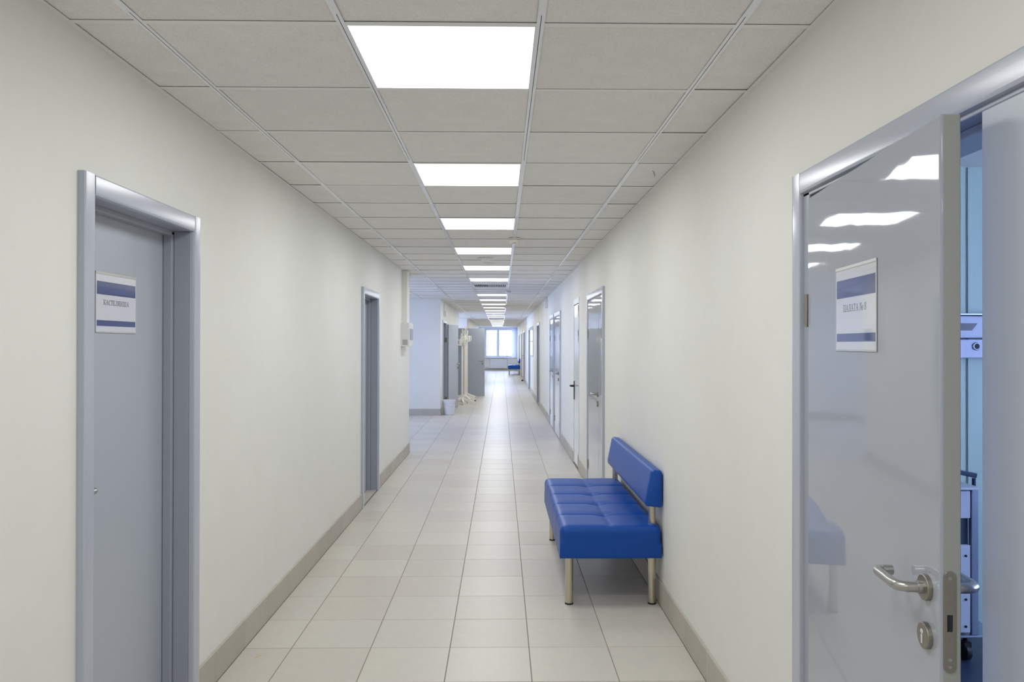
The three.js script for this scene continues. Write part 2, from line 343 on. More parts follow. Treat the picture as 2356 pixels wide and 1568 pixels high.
// lever handle in a local frame: x along the lever, y up, z out of the door
function leverGeo(len = 0.118) {
  const o = 0.056;
  const pts = [[0, 0, 0.004], [0, 0, 0.026], [0.002, 0, 0.042], [0.012, 0, 0.054], [0.03, 0, o + 0.001], [0.06, 0, o], [len - 0.022, 0, o], [len - 0.006, 0, o - 0.003], [len, 0, o - 0.012], [len, 0, o - 0.026], [len, 0, o - 0.034]];
  const g = tube(pts, 0.0105, 60, 14), cap = new THREE.CircleGeometry(0.0105, 14).toNonIndexed(); cap.rotateY(Math.PI); cap.translate(len, 0, o - 0.034);
  return mergeGeometries([g, cap]);
}
const rosetteGeo = () => new THREE.LatheGeometry([[0.0001, 0.0105], [0.0235, 0.0105], [0.0255, 0.0095], [0.026, 0.008], [0.026, 0]].map((p) => new THREE.Vector2(...p)), 36).rotateX(Math.PI / 2).toNonIndexed();
const neckGeo = () => cyl(0.0125, 0.0125, 0.012, 20).rotateX(Math.PI / 2).translate(0, 0, 0.014);
function hardware(leaf, fr, yh = 1.053, yk = 0.957, detail = true) {           // fr: {X, Z, at(y)} frame on the leaf's face
  const f = (g, y) => basis(g, fr.X, [0, 1, 0], fr.Z, fr.at(y));
  // a mirrored frame turns faces inside out, both sides draw alike in the tracer
  mesh('handle', [f(leverGeo(fr.len), yh), f(neckGeo(), yh)], M.steel, leaf);
  mesh('rosette', f(rosetteGeo(), yh), M.satin, leaf);
  mesh('escutcheon', f(rosetteGeo(), yk), M.satin, leaf);
  if (detail) {
    mesh('keyhole', [f(cyl(0.0052, 0.0052, 0.0012, 18).rotateX(Math.PI / 2).translate(0, 0.008, 0.0112), yk), f(new THREE.BoxGeometry(0.0048, 0.022, 0.0012).toNonIndexed().translate(0, -0.004, 0.0112), yk)], M.whiteMetal, leaf);
  }
}
function hinge(leaf, x, y, z) {
  mesh('hinge', [cyl(0.0075, 0.0075, 0.052, 14).translate(x, y + 0.029, z), cyl(0.0075, 0.0075, 0.028, 14).translate(x, y - 0.016, z), cyl(0.0062, 0.0062, 0.1, 12).translate(x, y + 0.01, z)], M.satin, leaf);
}
// door set back in its opening
function doorInward(n, side, [D0, D1], label, o = {}) {
  const d = struct('door_' + n, label, 'door'), c = 0.065, a = D0 + c, b = D1 - c, top = 2.005, st = 0.018, e1 = 0.066, e2 = 0.103, e3 = side < 0 && D0 < 12 ? 0.2 : 0.15;
  casings(d, side, D0, D1);
  mesh('door_frame', [srb(side, 0.001, e1, 0, top + 0.0, a - 0.034, a, 0.004), srb(side, 0.001, e1, 0, top, b, b + 0.034, 0.004), srb(side, 0.001, e1, top, top + 0.034, a - 0.034, b + 0.034, 0.004)], M.frame, d);
  mesh('door_stop', [srb(side, e1 + 0.0004, e3, 0, top, a - 0.034, a + (o.open ? st : st), 0.004), srb(side, e1 + 0.0004, e2, 0, top, b - st, b + 0.034, 0.004), srb(side, e2, e3, 0, top, b - 0.002, b + 0.034, 0.002), srb(side, e1 + 0.0004, e2, top - st, top + 0.034, a - 0.034, b + 0.034, 0.004), srb(side, e2, e3, top, top + 0.034, a - 0.034, b + 0.034, 0.002)], M.frame, d);
  mesh('threshold', sb(side, 0, e3, 0.0005, 0.004, a, b), M.skirt, d);
  const leaf = mesh('leaf', srb(side, e2 + 0.001, e2 + 0.041, 0.006, top - 0.003, a + st + 0.001, b - 0.003, 0.002), o.mat ?? M.leafMatt, d);
  const fx = wx(side, e2 + 0.001), dh = o.handleD ?? a + 0.08;
  hardware(leaf, { X: [0, 0, -1], Z: [-side, 0, 0], at: (y) => [fx, y, -dh], len: o.len ?? 0.118 }, 1.045, 0.955, false);
  return d;
}
// door whose leaves lie level with the corridor face; hinged at its far jamb, narrow fixed leaf on the near side
function doorOutward(n, [D0, D1], label, o = {}) {
  const d = struct('door_' + n, label, 'door'), c = 0.065, a = D0 + c, b = D1 - c, top = 2.005;
  casings(d, 1, D0, D1);
  mesh('door_frame', [srb(1, -0.009, 0.13, 0, top, a - 0.033, a + 0.022), srb(1, -0.009, 0.13, 0, top, b - 0.044, b + 0.033), srb(1, -0.009, 0.13, top - 0.012, top + 0.033, a - 0.033, b + 0.033)], M.frame, d);
  mesh('door_rebate', [srb(1, 0.034, 0.13, 0, top - 0.012, a + 0.022, a + 0.034), srb(1, 0.034, 0.13, 0, top - 0.012, b - 0.056, b - 0.044), srb(1, 0.034, 0.13, top - 0.03, top - 0.012, a + 0.022, b - 0.022)], M.frame, d);
  mesh('threshold', sb(1, 0.0, 0.15, 0.0005, 0.004, a, b), M.skirt, d);
  const hz = b - 0.047, W = o.split ? hz - o.split + (o.lap ?? 0) : hz - a - 0.025, X0 = wx(1, -0.015), ltop = top - 0.014;
  const leaf = mesh('leaf', rbx(0, 0.04, 0.008, ltop - (o.both ? 0.008 : 0), 0, -W, 0.006, 4), o.mat ?? M.laminate, d);   // local z runs towards the camera
  leaf.position.set(X0, 0, -hz); leaf.rotation.y = -(o.open ?? 0);
  hardware(leaf, { X: [0, 0, -1], Z: [-1, 0, 0], at: (y) => [0, y, W - 0.055], len: 0.118 }, 1.053, 0.957);
  if (o.both) {
    const f = (g, y) => basis(g, [0, 0, -1], [0, 1, 0], [1, 0, 0], [0.04, y, W - 0.055]);
    mesh('handle', [f(leverGeo(), 1.053), f(neckGeo(), 1.053)], M.steel, leaf); mesh('rosette', f(rosetteGeo(), 1.053), M.satin, leaf);
    mesh('edge_band', rbx(0.0065, 0.0365, 0.01, ltop - 0.012, -W + 0.001, -W - 0.0008, 0.0003, 1), M.edge, leaf);
    // lock forend on the leaf's edge
    const s = new THREE.Shape(), r = 0.0115, h0 = 0.907, h1 = 1.101; s.absarc(0, h1 - r, r, 0, Math.PI, false); s.absarc(0, h0 + r, r, Math.PI, 2 * Math.PI, false);
    const hp = new THREE.Path([[-0.0055, 0.984], [-0.0055, 1.018], [0.0055, 1.018], [0.0055, 0.988]].map((p) => new THREE.Vector2(...p))); s.holes.push(hp);
    mesh('lock_plate', new THREE.ExtrudeGeometry(s, { depth: 0.0016, bevelEnabled: true, bevelSize: 0.0004, bevelThickness: 0.0004, bevelSegments: 1, curveSegments: 16 }).translate(0.017, 0, W + 0.0009), M.satin, leaf);
    mesh('latch', [rbx(0.0118, 0.0222, 0.984, 1.018, -W - 0.0008, -W - 0.0012, 0.0002, 1), rbx(0.016, 0.0218, 0.985, 1.017, -W - 0.0012, -W - 0.003, 0.0008, 1)], M.darkSlot, leaf);
    for (const y of [1.088, 0.932, 0.918]) mesh('screw', cyl(0.0034, 0.0034, 0.0012, 14).rotateX(Math.PI / 2).translate(0.017, y, W + 0.0028), M.steel, leaf);
  }
  for (const y of [1.63, 0.24]) hinge(leaf, -0.002, y, -0.006);
  if (o.split) {
    const l2 = mesh('side_leaf', rbx(X0, X0 + 0.04, 0.008, ltop, a + 0.024, o.split - 0.003, 0.0028, 3), o.mat2 ?? o.mat ?? M.laminate, d);
    for (const y of [1.63, 0.24]) hinge(l2, X0 - 0.002, y, -(a + 0.018));
  }
  return d;
}
const door1 = doorInward(1, -1, D1, 'grey door set back in its frame, carrying a paper sign with blue bands', { handleD: 2.498, len: 0.112 });
doorInward(2, -1, D2, 'recessed grey door in the left wall before the electric box', {});
const OPEN = 0.1025;
doorOutward(3, RN, 'grey glossy double door standing slightly open beside a dim blue room', { split: 1.497, open: OPEN, lap: 0.021, both: true, mat2: M.leafMatt });
doorOutward(4, R3, 'grey glossy door with narrow side leaf just beyond the large blue bench', { split: 7.42 });
doorOutward(6, RE, 'mirror-glossy grey door with narrow side leaf beyond the white service door', { split: 12.6 });
doorOutward(7, RF, 'narrow mirror-glossy grey door touching the wider glossy one', {});
doorInward(8, 1, R5, 'recessed blue grey door between the glossy doors and the information board', {});
doorInward(9, 1, R6, 'recessed grey door directly beyond the information board', {});
doorInward(11, 1, R8, 'recessed grey door before the small far blue bench', {});
doorInward(12, 1, R9, 'recessed grey door beside the end window wall', {});
// open doors on the left: the frame, and a leaf swung out
function doorOpen(n, [D0, D1], label, turn, W) {
  const d = struct('door_' + n, label, 'door'), c = 0.065, a = D0 + c, b = D1 - c, top = 2.005;
  casings(d, -1, D0, D1);
  mesh('door_frame', [srb(-1, 0.001, 0.15, 0, top, a - 0.034, a, 0.004), srb(-1, 0.001, 0.15, 0, top, b, b + 0.034, 0.004), srb(-1, 0.001, 0.15, top, top + 0.034, a - 0.034, b + 0.034, 0.004)], M.frame, d);
  mesh('door_rebate', [srb(-1, 0.05, 0.1, 0, top, b - 0.014, b, 0.003), srb(-1, 0.05, 0.1, 0, top, a, a + 0.014, 0.003), srb(-1, 0.05, 0.1, top - 0.014, top, a, b, 0.003)], M.frame, d);
  mesh('threshold', sb(-1, 0, 0.15, 0.0005, 0.004, a, b), M.skirt, d);
  // leaf: hinge at the far jamb, local z towards the camera when shut, face at x = 0 on the corridor side is +x
  const leaf = mesh('leaf', rbx(-0.04, 0, 0.008, top - 0.012, 0, -W, 0.0028, 2), M.leafMatt, d);
  leaf.position.set(WL + 0.03, 0, -(b - 0.004)); leaf.rotation.y = turn;
  for (const [s, x] of [[1, 0], [-1, -0.04]]) {
    const f = (g, y) => basis(g, [0, 0, -1], [0, 1, 0], [s, 0, 0], [x, y, W - 0.06]);
    mesh('handle', [f(leverGeo(), 1.053), f(neckGeo(), 1.053)], M.steel, leaf); mesh('rosette', f(rosetteGeo(), 1.053), M.satin, leaf); mesh('escutcheon', f(rosetteGeo(), 0.957), M.satin, leaf);
  }
  for (const y of [1.63, 0.24]) mesh('hinge', [rbx(WL - 0.03, WL + 0.012, y - 0.05, y + 0.05, b - 0.001, b - 0.006, 0.001, 1), cyl(0.009, 0.009, 0.1, 12).translate(WL + 0.022, y, -(b - 0.008))], M.satin, d);
  return d;
}
doorOpen(13, DA, 'grey door swung wide open against the wall behind the white bucket', Math.PI - 0.235, 0.79);
doorOpen(14, DB, 'grey door standing square across the corridor beside the coat stands', Math.PI / 2 + 0.01, 0.79);
// far door seen edge-on, a little ajar
{
  const d = doorInward(10, 1, R7, 'far grey door standing ajar with a black door stop', {});
  const leaf = mesh('leaf', rbx(0, 0.04, 0.008, 1.99, 0, -0.9, 0.0028, 2), M.leafMatt, d); leaf.position.set(WR - 0.01, 0, -(R7[1] + 0.9)); leaf.rotation.y = -0.03;
  hardware(leaf, { X: [0, 0, -1], Z: [-1, 0, 0], at: (y) => [0, y, 0.84], len: 0.118 }, 1.053, 0.957, false);
  mesh('door_stopper', cyl(0.03, 0.035, 0.06, 16).translate(-0.04, 0.03, 0.86), M.black, leaf);
}
// white steel service door
{
  const d = struct('door_5', 'white steel service door with black handle and two metal plates', 'door'), [a, b] = RS;
  mesh('door_frame', [srb(1, -0.006, 0.1, 0.002, 2.11, a, a + 0.04), srb(1, -0.006, 0.1, 0.002, 2.11, b - 0.04, b), srb(1, -0.006, 0.1, 2.04, 2.11, a + 0.04, b - 0.04)], M.whiteMetal, d);
  const leaf = mesh('leaf', srb(1, -0.002, 0.035, 0.012, 2.034, a + 0.043, b - 0.043, 0.004), std('#dde0e5', { roughness: 0.16, bumpMap: rep(tWave, 1.4), bumpScale: 0.0006 }), d);
  const x = wx(1, -0.002);
  for (const y of [1.945, 1.64, 0.1]) {
    mesh('metal_plate', rbx(x - 0.004, x, y - 0.075, y + 0.075, a + 0.05, a + 0.13, 0.001, 1), M.satin, leaf);
    mesh('plate_slot', rbx(x - 0.006, x - 0.003, y - 0.005, y + 0.065, a + 0.06, a + 0.085, 0.0006, 1), M.darkSlot, leaf);
  }
  const f = (g, y) => basis(g, [0, 0, 1], [0, 1, 0], [-1, 0, 0], [x, y, -(b - 0.09)]);
  mesh('handle_plate', rbx(x - 0.009, x, 0.82, 1.06, b - 0.075, b - 0.105, 0.004, 2), M.black, leaf);
  mesh('handle', f(leverGeo(0.12), 1.0), M.black, leaf);
}

// ------------------------------------------------------------------ paper signs in plastic pockets
function signTexture(text) {
  const c = document.createElement('canvas'); c.width = 1024; c.height = 740; const g = c.getContext('2d');
  g.fillStyle = '#e3e5ee'; g.fillRect(0, 0, 1024, 740);
  g.fillStyle = '#2b3f86'; g.fillRect(14, 88, 1000, 170); g.fillRect(14, 592, 1000, 76);
  g.strokeStyle = '#1d2c66'; g.lineWidth = 7; g.beginPath(); g.moveTo(14, 205); g.bezierCurveTo(250, 190, 520, 250, 700, 246); g.bezierCurveTo(850, 240, 930, 225, 1014, 205); g.stroke();
  g.fillStyle = '#3a3d48'; g.textAlign = 'center'; g.textBaseline = 'middle'; g.font = 'bold 92px serif'; g.fillText(text, 500, 358, 660);
  const t = new THREE.CanvasTexture(c); t.colorSpace = THREE.SRGBColorSpace; t.anisotropy = 8; return t;
}
function sign(text, label, w = 0.297, h = 0.215) {          // local: x to the reader's right, z out of the door, origin at the middle
  const s = thing('door_sign', label, 'sign', null);
  const paper = new THREE.PlaneGeometry(w - 0.006, h - 0.014).toNonIndexed().translate(0, -0.003, 0.0011);
  mesh('backing', new THREE.BoxGeometry(w, h, 0.001).toNonIndexed().translate(0, 0, 0.0005), M.pocketEdge, s);
  mesh('paper', paper, std('#ffffff', { map: signTexture(text), roughness: 0.7 }), s);
  mesh('pocket', new THREE.BoxGeometry(w, h, 0.0002).toNonIndexed().translate(0, 0, 0.0017), M.pocket, s);
  mesh('pocket_rim', new THREE.BoxGeometry(w, 0.0075, 0.0016).toNonIndexed().translate(0, h / 2 - 0.0038, 0.0012), M.pocketEdge, s);
  mesh('pocket_rim', new THREE.BoxGeometry(w, 0.003, 0.0014).toNonIndexed().translate(0, -h / 2 + 0.0015, 0.001), M.pocketEdge, s);
  return s;
}
{
  const a = sign('КАСТЕЛЯНША', 'paper sign with blue bands in a plastic pocket on the recessed grey door');
  a.position.set(wx(-1, 0.104) + 0.0012, 1.682, -2.853); a.rotation.y = Math.PI / 2;
  const b = sign('ПАЛАТА № 8', 'paper sign with blue bands in a plastic pocket on the half open door', 0.288, 0.22);
  const hz = RN[1] - 0.065 - 0.047, X0 = wx(1, -0.015), s = 0.413;
  b.position.set(X0 - Math.sin(OPEN) * s - 0.0012 * Math.cos(OPEN), 1.63, -hz + Math.cos(OPEN) * s - 0.0); b.rotation.y = -Math.PI / 2 - OPEN;
}

// ------------------------------------------------------------------ ceiling lamps, grille, valves, detectors
{
  const x0 = CX + 0.6, w = 0.6;
  for (const r of LIGHT_ROWS) {
    const D = CD + r * 0.6, l = thing('ceiling_light', 'square glowing ceiling panel lamp set flush in the tile grid', 'ceiling light', 'panel lamps along the corridor ceiling', x0 + w / 2, CEIL, D + 0.3);
    const i = 0.284, o = 0.2955;
    mesh('frame', [[-o, -i, -o, o], [i, o, -o, o], [-i, i, -o, -i], [-i, i, i, o]].map(([a, b, c, d]) => bx(a, b, 0.0015, 0.045, c, d)), M.whiteMetal, l);
    mesh('housing', bx(-o, o, 0.045, 0.06, -o, o), M.whiteMetal, l);
    mesh('diffuser', bx(-i, i, 0.004, 0.007, -i, i), new THREE.MeshStandardMaterial({ color: '#f4f4f2', roughness: 0.5, emissive: LAMP, emissiveIntensity: 1.1 }), l);
    const a = new THREE.RectAreaLight(LAMP, LAMP_RADIANCE, 2 * i, 2 * i); a.name = 'lamp_area'; a.rotation.x = -Math.PI / 2; a.position.y = 0.0035; a.castShadow = true; l.add(a);
  }
  // air diffuser
  const D = CD + VENT_ROW * 0.6, v = thing('air_vent', 'square white louvred air grille in the ceiling between panel lamps', 'vent', null, x0 + w / 2, CEIL, D + 0.3);
  mesh('frame', [[-0.295, -0.26, -0.295, 0.295], [0.26, 0.295, -0.295, 0.295], [-0.26, 0.26, -0.295, -0.26], [-0.26, 0.26, 0.26, 0.295]].map(([a, b, c, d]) => bx(a, b, -0.002, 0.02, c, d)), M.whiteMetal, v);
  mesh('duct', bx(-0.29, 0.29, 0.12, 0.13, -0.29, 0.29), M.darkSlot, v);
  for (let k = 0; k < 17; k++) { const b = mesh('blade', new THREE.BoxGeometry(0.0015, 0.03, 0.515).toNonIndexed(), M.whiteMetal, v); b.position.set(-0.24 + k * 0.03, 0.008, 0); b.rotation.z = (k < 8 ? 1 : -1) * 0.7; }
  // round valves
  const prof = (r) => new THREE.LatheGeometry([[0.0001, -0.02], [r * 0.55, -0.019], [r * 0.62, -0.012], [r * 0.66, -0.004], [r * 0.8, -0.007], [r, -0.003], [r, 0.002]].map((p) => new THREE.Vector2(...p)), 40);
  const v1 = mesh('ceiling_valve', prof(0.088), M.tee); v1.position.set(-0.18, CEIL + 0.001, -8.72); tag(v1, 'larger of two round white air valves in the ceiling tile', 'valve');
  const v2 = mesh('ceiling_valve', prof(0.07), M.tee); v2.position.set(-0.14, CEIL + 0.001, -9.26); tag(v2, 'smaller round white air valve beside the larger one', 'valve');
  // smoke detectors under the runner
  for (const d of [7.05, 14.1, 19.6, 24.9, 33.2, 39.6]) {
    const s = thing('smoke_detector', 'round white smoke detector under the ceiling runner beside the lamps', 'smoke detector', 'smoke detectors down the corridor', CX + 1.2, CEIL, d);
    mesh('base', new THREE.LatheGeometry([[0.0001, -0.012], [0.05, -0.012], [0.052, -0.009], [0.052, 0]].map((p) => new THREE.Vector2(...p)), 36), M.ivory, s);
    mesh('head', new THREE.LatheGeometry([[0.0001, -0.05], [0.022, -0.05], [0.036, -0.046], [0.045, -0.036], [0.05, -0.022], [0.05, -0.0145], [0.042, -0.0125], [0.0001, -0.0125]].map((p) => new THREE.Vector2(...p)), 36), M.ivory, s);
    mesh('vent_slot', new THREE.BoxGeometry(0.019, 0.005, 0.012).toNonIndexed().translate(0.004, -0.0445, 0.031), M.darkSlot, s);
    mesh('indicator', [cyl(0.0018, 0.0018, 0.006, 10).translate(-0.016, -0.046, 0.031), cyl(0.0014, 0.0014, 0.006, 10).translate(-0.0105, -0.0475, 0.03)], M.darkSlot, s);
  }
}

// ------------------------------------------------------------------ blue benches
function cushionGeo(W, Hh, L, r) {
  const g = new THREE.BoxGeometry(W, Hh, L, 44, 10, 180), p = g.attributes.position, seams = [1, 2, 3, 4].map((k) => -L / 2 + k * L / 5);
  for (let i = 0; i < p.count; i++) {
    let x = p.getX(i), y = p.getY(i), z = p.getZ(i);
    const ox = x, oy = y, oz = z, cx = Math.max(-W / 2 + r, Math.min(W / 2 - r, x)), cy = Math.max(-Hh / 2 + 0.012, Math.min(Hh / 2 - r, y)), cz = Math.max(-L / 2 + r, Math.min(L / 2 - r, z));
    const rr = oy < 0 ? 0.012 : r, v = new THREE.Vector3(x - cx, y - cy, z - cz);
    if (v.lengthSq() > 1e-10) { const outs = (Math.abs(ox) > W / 2 - r ? 1 : 0) + (Math.abs(oy) > Hh / 2 - rr ? 1 : 0) + (Math.abs(oz) > L / 2 - r ? 1 : 0); if (outs > 1) { v.normalize().multiplyScalar(rr === r ? r : Math.min(r, v.length() * 20)); if (oy < 0 && outs > 1) { v.set(x - cx, y - cy, z - cz); v.x = Math.sign(v.x) * Math.min(Math.abs(v.x), r); } x = cx + v.x; y = cy + v.y; z = cz + v.z; } }
    // stitched seams drawn into the padding
    const edge = Math.min(1, Math.max(0, (W / 2 - Math.abs(ox)) / 0.05)), edgeL = Math.min(1, Math.max(0, (L / 2 - Math.abs(oz)) / 0.05));
    let sink = 0; for (const s of seams) { const q = Math.abs(oz - s); sink += 0.007 * Math.exp(-((q / 0.009) ** 2)) + 0.0055 * Math.exp(-((q / 0.045) ** 2)); const b = Math.hypot(oz - s, ox); sink += 0.012 * Math.exp(-((b / 0.045) ** 2)); }
    const m = Math.abs(ox); const long = 0.005 * Math.exp(-((m / 0.009) ** 2)) + 0.0045 * Math.exp(-((m / 0.045) ** 2));
    if (oy > Hh / 2 - 1e-4) y -= (sink * (0.35 + 0.65 * edge) + long * (0.3 + 0.7 * edgeL)) - 0.004 * edge * edgeL;
    if (ox < -W / 2 + 1e-4 || ox > W / 2 - 1e-4) { let q = 0; for (const s of seams) q += 0.004 * Math.exp(-(((oz - s) / 0.012) ** 2)); x += Math.sign(-ox) * q * (oy + Hh / 2) / Hh; }
    if (Math.abs(oz) > L / 2 - 1e-4) z -= Math.sign(oz) * 0.0025 * Math.exp(-((ox / 0.012) ** 2)) * (oy > 0 ? 1 : 0.3);
    p.setXYZ(i, x, y, z);
  }
  const q = mergeBySpot(g); q.computeVertexNormals(); return q;
}
// join coincident points so that normals run over the box's edges, then give metre uv
function mergeBySpot(g) {
  const p = g.attributes.position, ix = g.index.array, at = new Map(), pos = [], to = new Uint32Array(p.count);
  for (let i = 0; i < p.count; i++) { const k = [p.getX(i), p.getY(i), p.getZ(i)].map((v) => Math.round(v * 1e5)).join(); if (!at.has(k)) { at.set(k, pos.length / 3); pos.push(p.getX(i), p.getY(i), p.getZ(i)); } to[i] = at.get(k); }
  const q = new THREE.BufferGeometry(); q.setAttribute('position', new THREE.Float32BufferAttribute(pos, 3)); q.setIndex(Array.from(ix, (i) => to[i])); q.computeVertexNormals(); return uvMetres(q);
}
function makeBench(label) {
  // local: origin on the floor at the near end against the wall side; +x is towards the wall, -z runs down the corridor
  const b = thing('bench', label, 'bench', 'blue corridor benches');
  const L = 1.64, W = 0.595;
  const seat = mesh('seat', cushionGeo(W, 0.186, L, 0.036), M.blue, b); seat.position.set(0.6375, 0.381, -L / 2);
  // backrest profile in (x, y), extruded along the bench
  const s = new THREE.Shape(); const P = [[0.852, 0.59], [0.926, 0.583], [0.938, 0.595], [0.938, 0.775], [0.926, 0.797], [0.9, 0.8], [0.874, 0.784], [0.843, 0.625]];
  s.moveTo(...P[0]); s.lineTo(...P[1]); s.quadraticCurveTo(0.938, 0.583, ...P[2]); s.lineTo(...P[3]); s.quadraticCurveTo(0.938, 0.797, ...P[4]); s.lineTo(...P[5]); s.quadraticCurveTo(0.882, 0.801, ...P[6]); s.lineTo(...P[7]); s.quadraticCurveTo(0.838, 0.59, ...P[0]);
  let g = new THREE.ExtrudeGeometry(s, { depth: L - 0.016, bevelEnabled: true, bevelThickness: 0.008, bevelSize: 0.006, bevelOffset: -0.006, bevelSegments: 4, curveSegments: 8, steps: 40 });
  g = g.index ? g.toNonIndexed() : g; g.translate(0, 0, -L + 0.008);
  mesh('backrest', uvMetres(toCreasedNormals(g, 0.9)), M.blue, b);
  mesh('seat_frame', [bx(0.36, 0.915, 0.283, 0.288, 0.03, 0.07), bx(0.36, 0.915, 0.283, 0.288, L - 0.07, L - 0.03), bx(0.36, 0.39, 0.283, 0.288, 0.05, L - 0.05), bx(0.885, 0.915, 0.283, 0.288, 0.05, L - 0.05)], M.steel, b);
  for (const z of [-0.075, -L + 0.075]) {
    for (const x of [0.4, 0.892]) {
      const leg = mesh('leg', cyl(0.0235, 0.0235, 0.278, 28).translate(x, 0.148, z), M.chrome, b);
      mesh('foot_cap', cyl(0.0245, 0.0245, 0.009, 28).translate(x, 0.0045, z), M.rubber, leg);
    }
    mesh('back_post', cyl(0.0215, 0.0215, 0.2, 28).translate(0.892, 0.54, z), M.chrome, b);
  }
  return b;
}
{
  const a = makeBench('large blue padded bench with quilted seat and chrome legs beside the right wall'); a.position.z = -4.512; a.position.x = 0.004;
  const f = a.clone(); f.name = numbered('bench'); scene.add(f); f.position.set(0.004, 0, -38.34); f.userData.label = 'distant blue padded bench by the end window wall';
}

// ------------------------------------------------------------------ electric box and riser on the left wall
{
  const r = mesh('cable_riser', rbx(WL, WL + 0.07, 1.81, CEIL, 10.18, 10.42, 0.003, 2), M.wall); tag(r, 'cream boxed cable riser running from the electric box to the ceiling', 'cable riser');
  const e = thing('electric_box', 'pale wall-mounted electric box with dark window on its front', 'electric box', null);
  mesh('body', rbx(WL, WL + 0.106, 1.5, 1.812, 10.1, 10.55, 0.004, 2), M.whitePlastic, e);
  const X = WL + 0.106;
  mesh('cover', rbx(X, X + 0.003, 1.512, 1.8, 10.115, 10.535, 0.001, 1), M.whiteMetal, e);
  mesh('window', rbx(X + 0.0028, X + 0.006, 1.585, 1.735, 10.17, 10.5, 0.001, 1), std('#3c4254', { roughness: 0.08 }), e);
  mesh('label_plate', rbx(WL + 0.02, WL + 0.085, 1.522, 1.592, 10.1, 10.0985, 0.0004, 1), M.label, e);
  const k = mesh('conduit', rbx(WL, WL + 0.045, 1.405, 1.499, 10.13, 10.2, 0.004, 2), M.wall); tag(k, 'short cream conduit stub below the electric box', 'conduit');
}
// small signal boxes on the walls
for (const [side, d, y0, y1, lab] of [[1, 15.8, 2.27, 2.43, 'white signal box on the right wall above the glossy doors'], [1, 29.0, 2.26, 2.42, 'white signal box high on the far right wall'], [-1, 17.55, 2.17, 2.28, 'small white signal box above the open door behind the bucket']]) {
  const s = thing('signal_box', lab, 'signal box', null);
  mesh('body', srb(side, -0.06, 0, y0, y1, d, d + 0.22, 0.006), M.whitePlastic, s); mesh('cable_cover', srb(side, -0.014, 0, y1, CEIL - 0.002, d + 0.1, d + 0.12, 0.002), M.whitePlastic, s);
  mesh('lens', srb(side, -0.066, -0.058, y0 + 0.02, y1 - 0.03, d + 0.02, d + 0.2, 0.003), M.whiteMetal, s);
}
// information board with two rows of glossy panels
{
  const b = thing('information_board', 'wall board with two rows of glossy panels on the right wall', 'board', null), d0 = 22.98, d1 = 24.75;
  mesh('backing', srb(1, -0.012, -0.0015, 1.16, 2.07, d0, d1, 0.003), std('#aab0bf', { roughness: 0.4 }), b);
  for (const [y0, y1] of [[1.19, 1.6], [1.63, 2.0]]) for (let k = 0; k < 3; k++) mesh('panel', srb(1, -0.02, -0.011, y0, y1, d0 + 0.03 + k * 0.575, d0 + 0.585 + k * 0.575, 0.002), M.glassBoard, b);
}

// ------------------------------------------------------------------ white bucket
{
  const b = thing('bucket', 'white plastic bucket with wire bail standing by the alcove wall corner', 'bucket', null, -1.137, 0, 16.86);
  mesh('body', new THREE.LatheGeometry([[0.0001, 0.002], [0.114, 0.002], [0.12, 0.008], [0.1425, 0.3], [0.1425, 0.304], [0.149, 0.306], [0.149, 0.322], [0.141, 0.322], [0.117, 0.012], [0.0001, 0.008]].map((p) => new THREE.Vector2(...p)), 48), M.bucket, b);
  mesh('rim', new THREE.LatheGeometry([[0.143, 0.262], [0.1475, 0.264], [0.1475, 0.272], [0.143, 0.274]].map((p) => new THREE.Vector2(...p)), 48), M.bucket, b);
  const arc = []; for (let k = 0; k <= 20; k++) { const t = Math.PI * k / 20; arc.push([Math.cos(t) * 0.152, 0.27 - Math.sin(t) * 0.085, Math.sin(t) * 0.155]); }
  mesh('bail', tube(arc, 0.0022, 60, 8), M.steel, b); b.rotation.y = 0.5;
}

// ------------------------------------------------------------------ coat stands
function coatStand(label, x, D, h, turn, caps, scale = 1) {
  const s = thing('coat_stand', label, 'coat stand', 'coat stands in front of the open door', x, 0, D, turn);
  mesh('pole', rbx(-0.024, 0.024, 0.06, h - 0.24, -0.024, 0.024, 0.007, 2), M.ivory, s);
  mesh('top_rod', [cyl(0.011, 0.013, 0.26, 14).translate(0, h - 0.13, 0), new THREE.SphereGeometry(0.016, 14, 10).toNonIndexed().translate(0, h - 0.004, 0)], M.ivory, s);
  mesh('hook_hub', cyl(0.05, 0.055, 0.05, 20).translate(0, h - 0.33, 0), M.ivory, s); mesh('leg_hub', cyl(0.035, 0.05, 0.14, 20).translate(0, 0.11, 0), M.ivory, s);
  for (let k = 0; k < 6; k++) {
    const a = k * Math.PI / 3, c = Math.cos(a), q = Math.sin(a), at = (r, y) => [c * r, y, q * r];
    mesh('hook', tube([at(0.02, h - 0.34), at(0.06, h - 0.4), at(0.105, h - 0.39), at(0.125, h - 0.33), at(0.115, h - 0.285)], 0.0155, 24, 10), M.ivory, s);
    if (k % 2 === 0) mesh('prong', tube([at(0.02, h - 0.26), at(0.045, h - 0.2), at(0.06, h - 0.14), at(0.055, h - 0.1)], 0.009, 16, 8), M.ivory, s);
    mesh('hook_knob', new THREE.SphereGeometry(0.024, 14, 10).toNonIndexed().translate(...at(0.115, h - 0.275)), M.ivory, s);
  }
  for (let k = 0; k < 5; k++) {
    const a = k * Math.PI * 2 / 5 + 0.25, c = Math.cos(a), q = Math.sin(a);
    const g = rbx(0.02, 0.3 * scale, -0.027, 0.027, -0.021, 0.021, 0.007, 2); g.rotateZ(-0.33); g.translate(0, 0.145, 0); g.rotateY(-a);
    const leg = mesh('leg', g, M.ivory, s);
    mesh('foot', cyl(0.017, 0.02, 0.032, 14).translate(c * 0.278 * scale, 0.016, q * 0.278 * scale), caps ? M.black : M.ivory, leg);
  }
  return s;
}
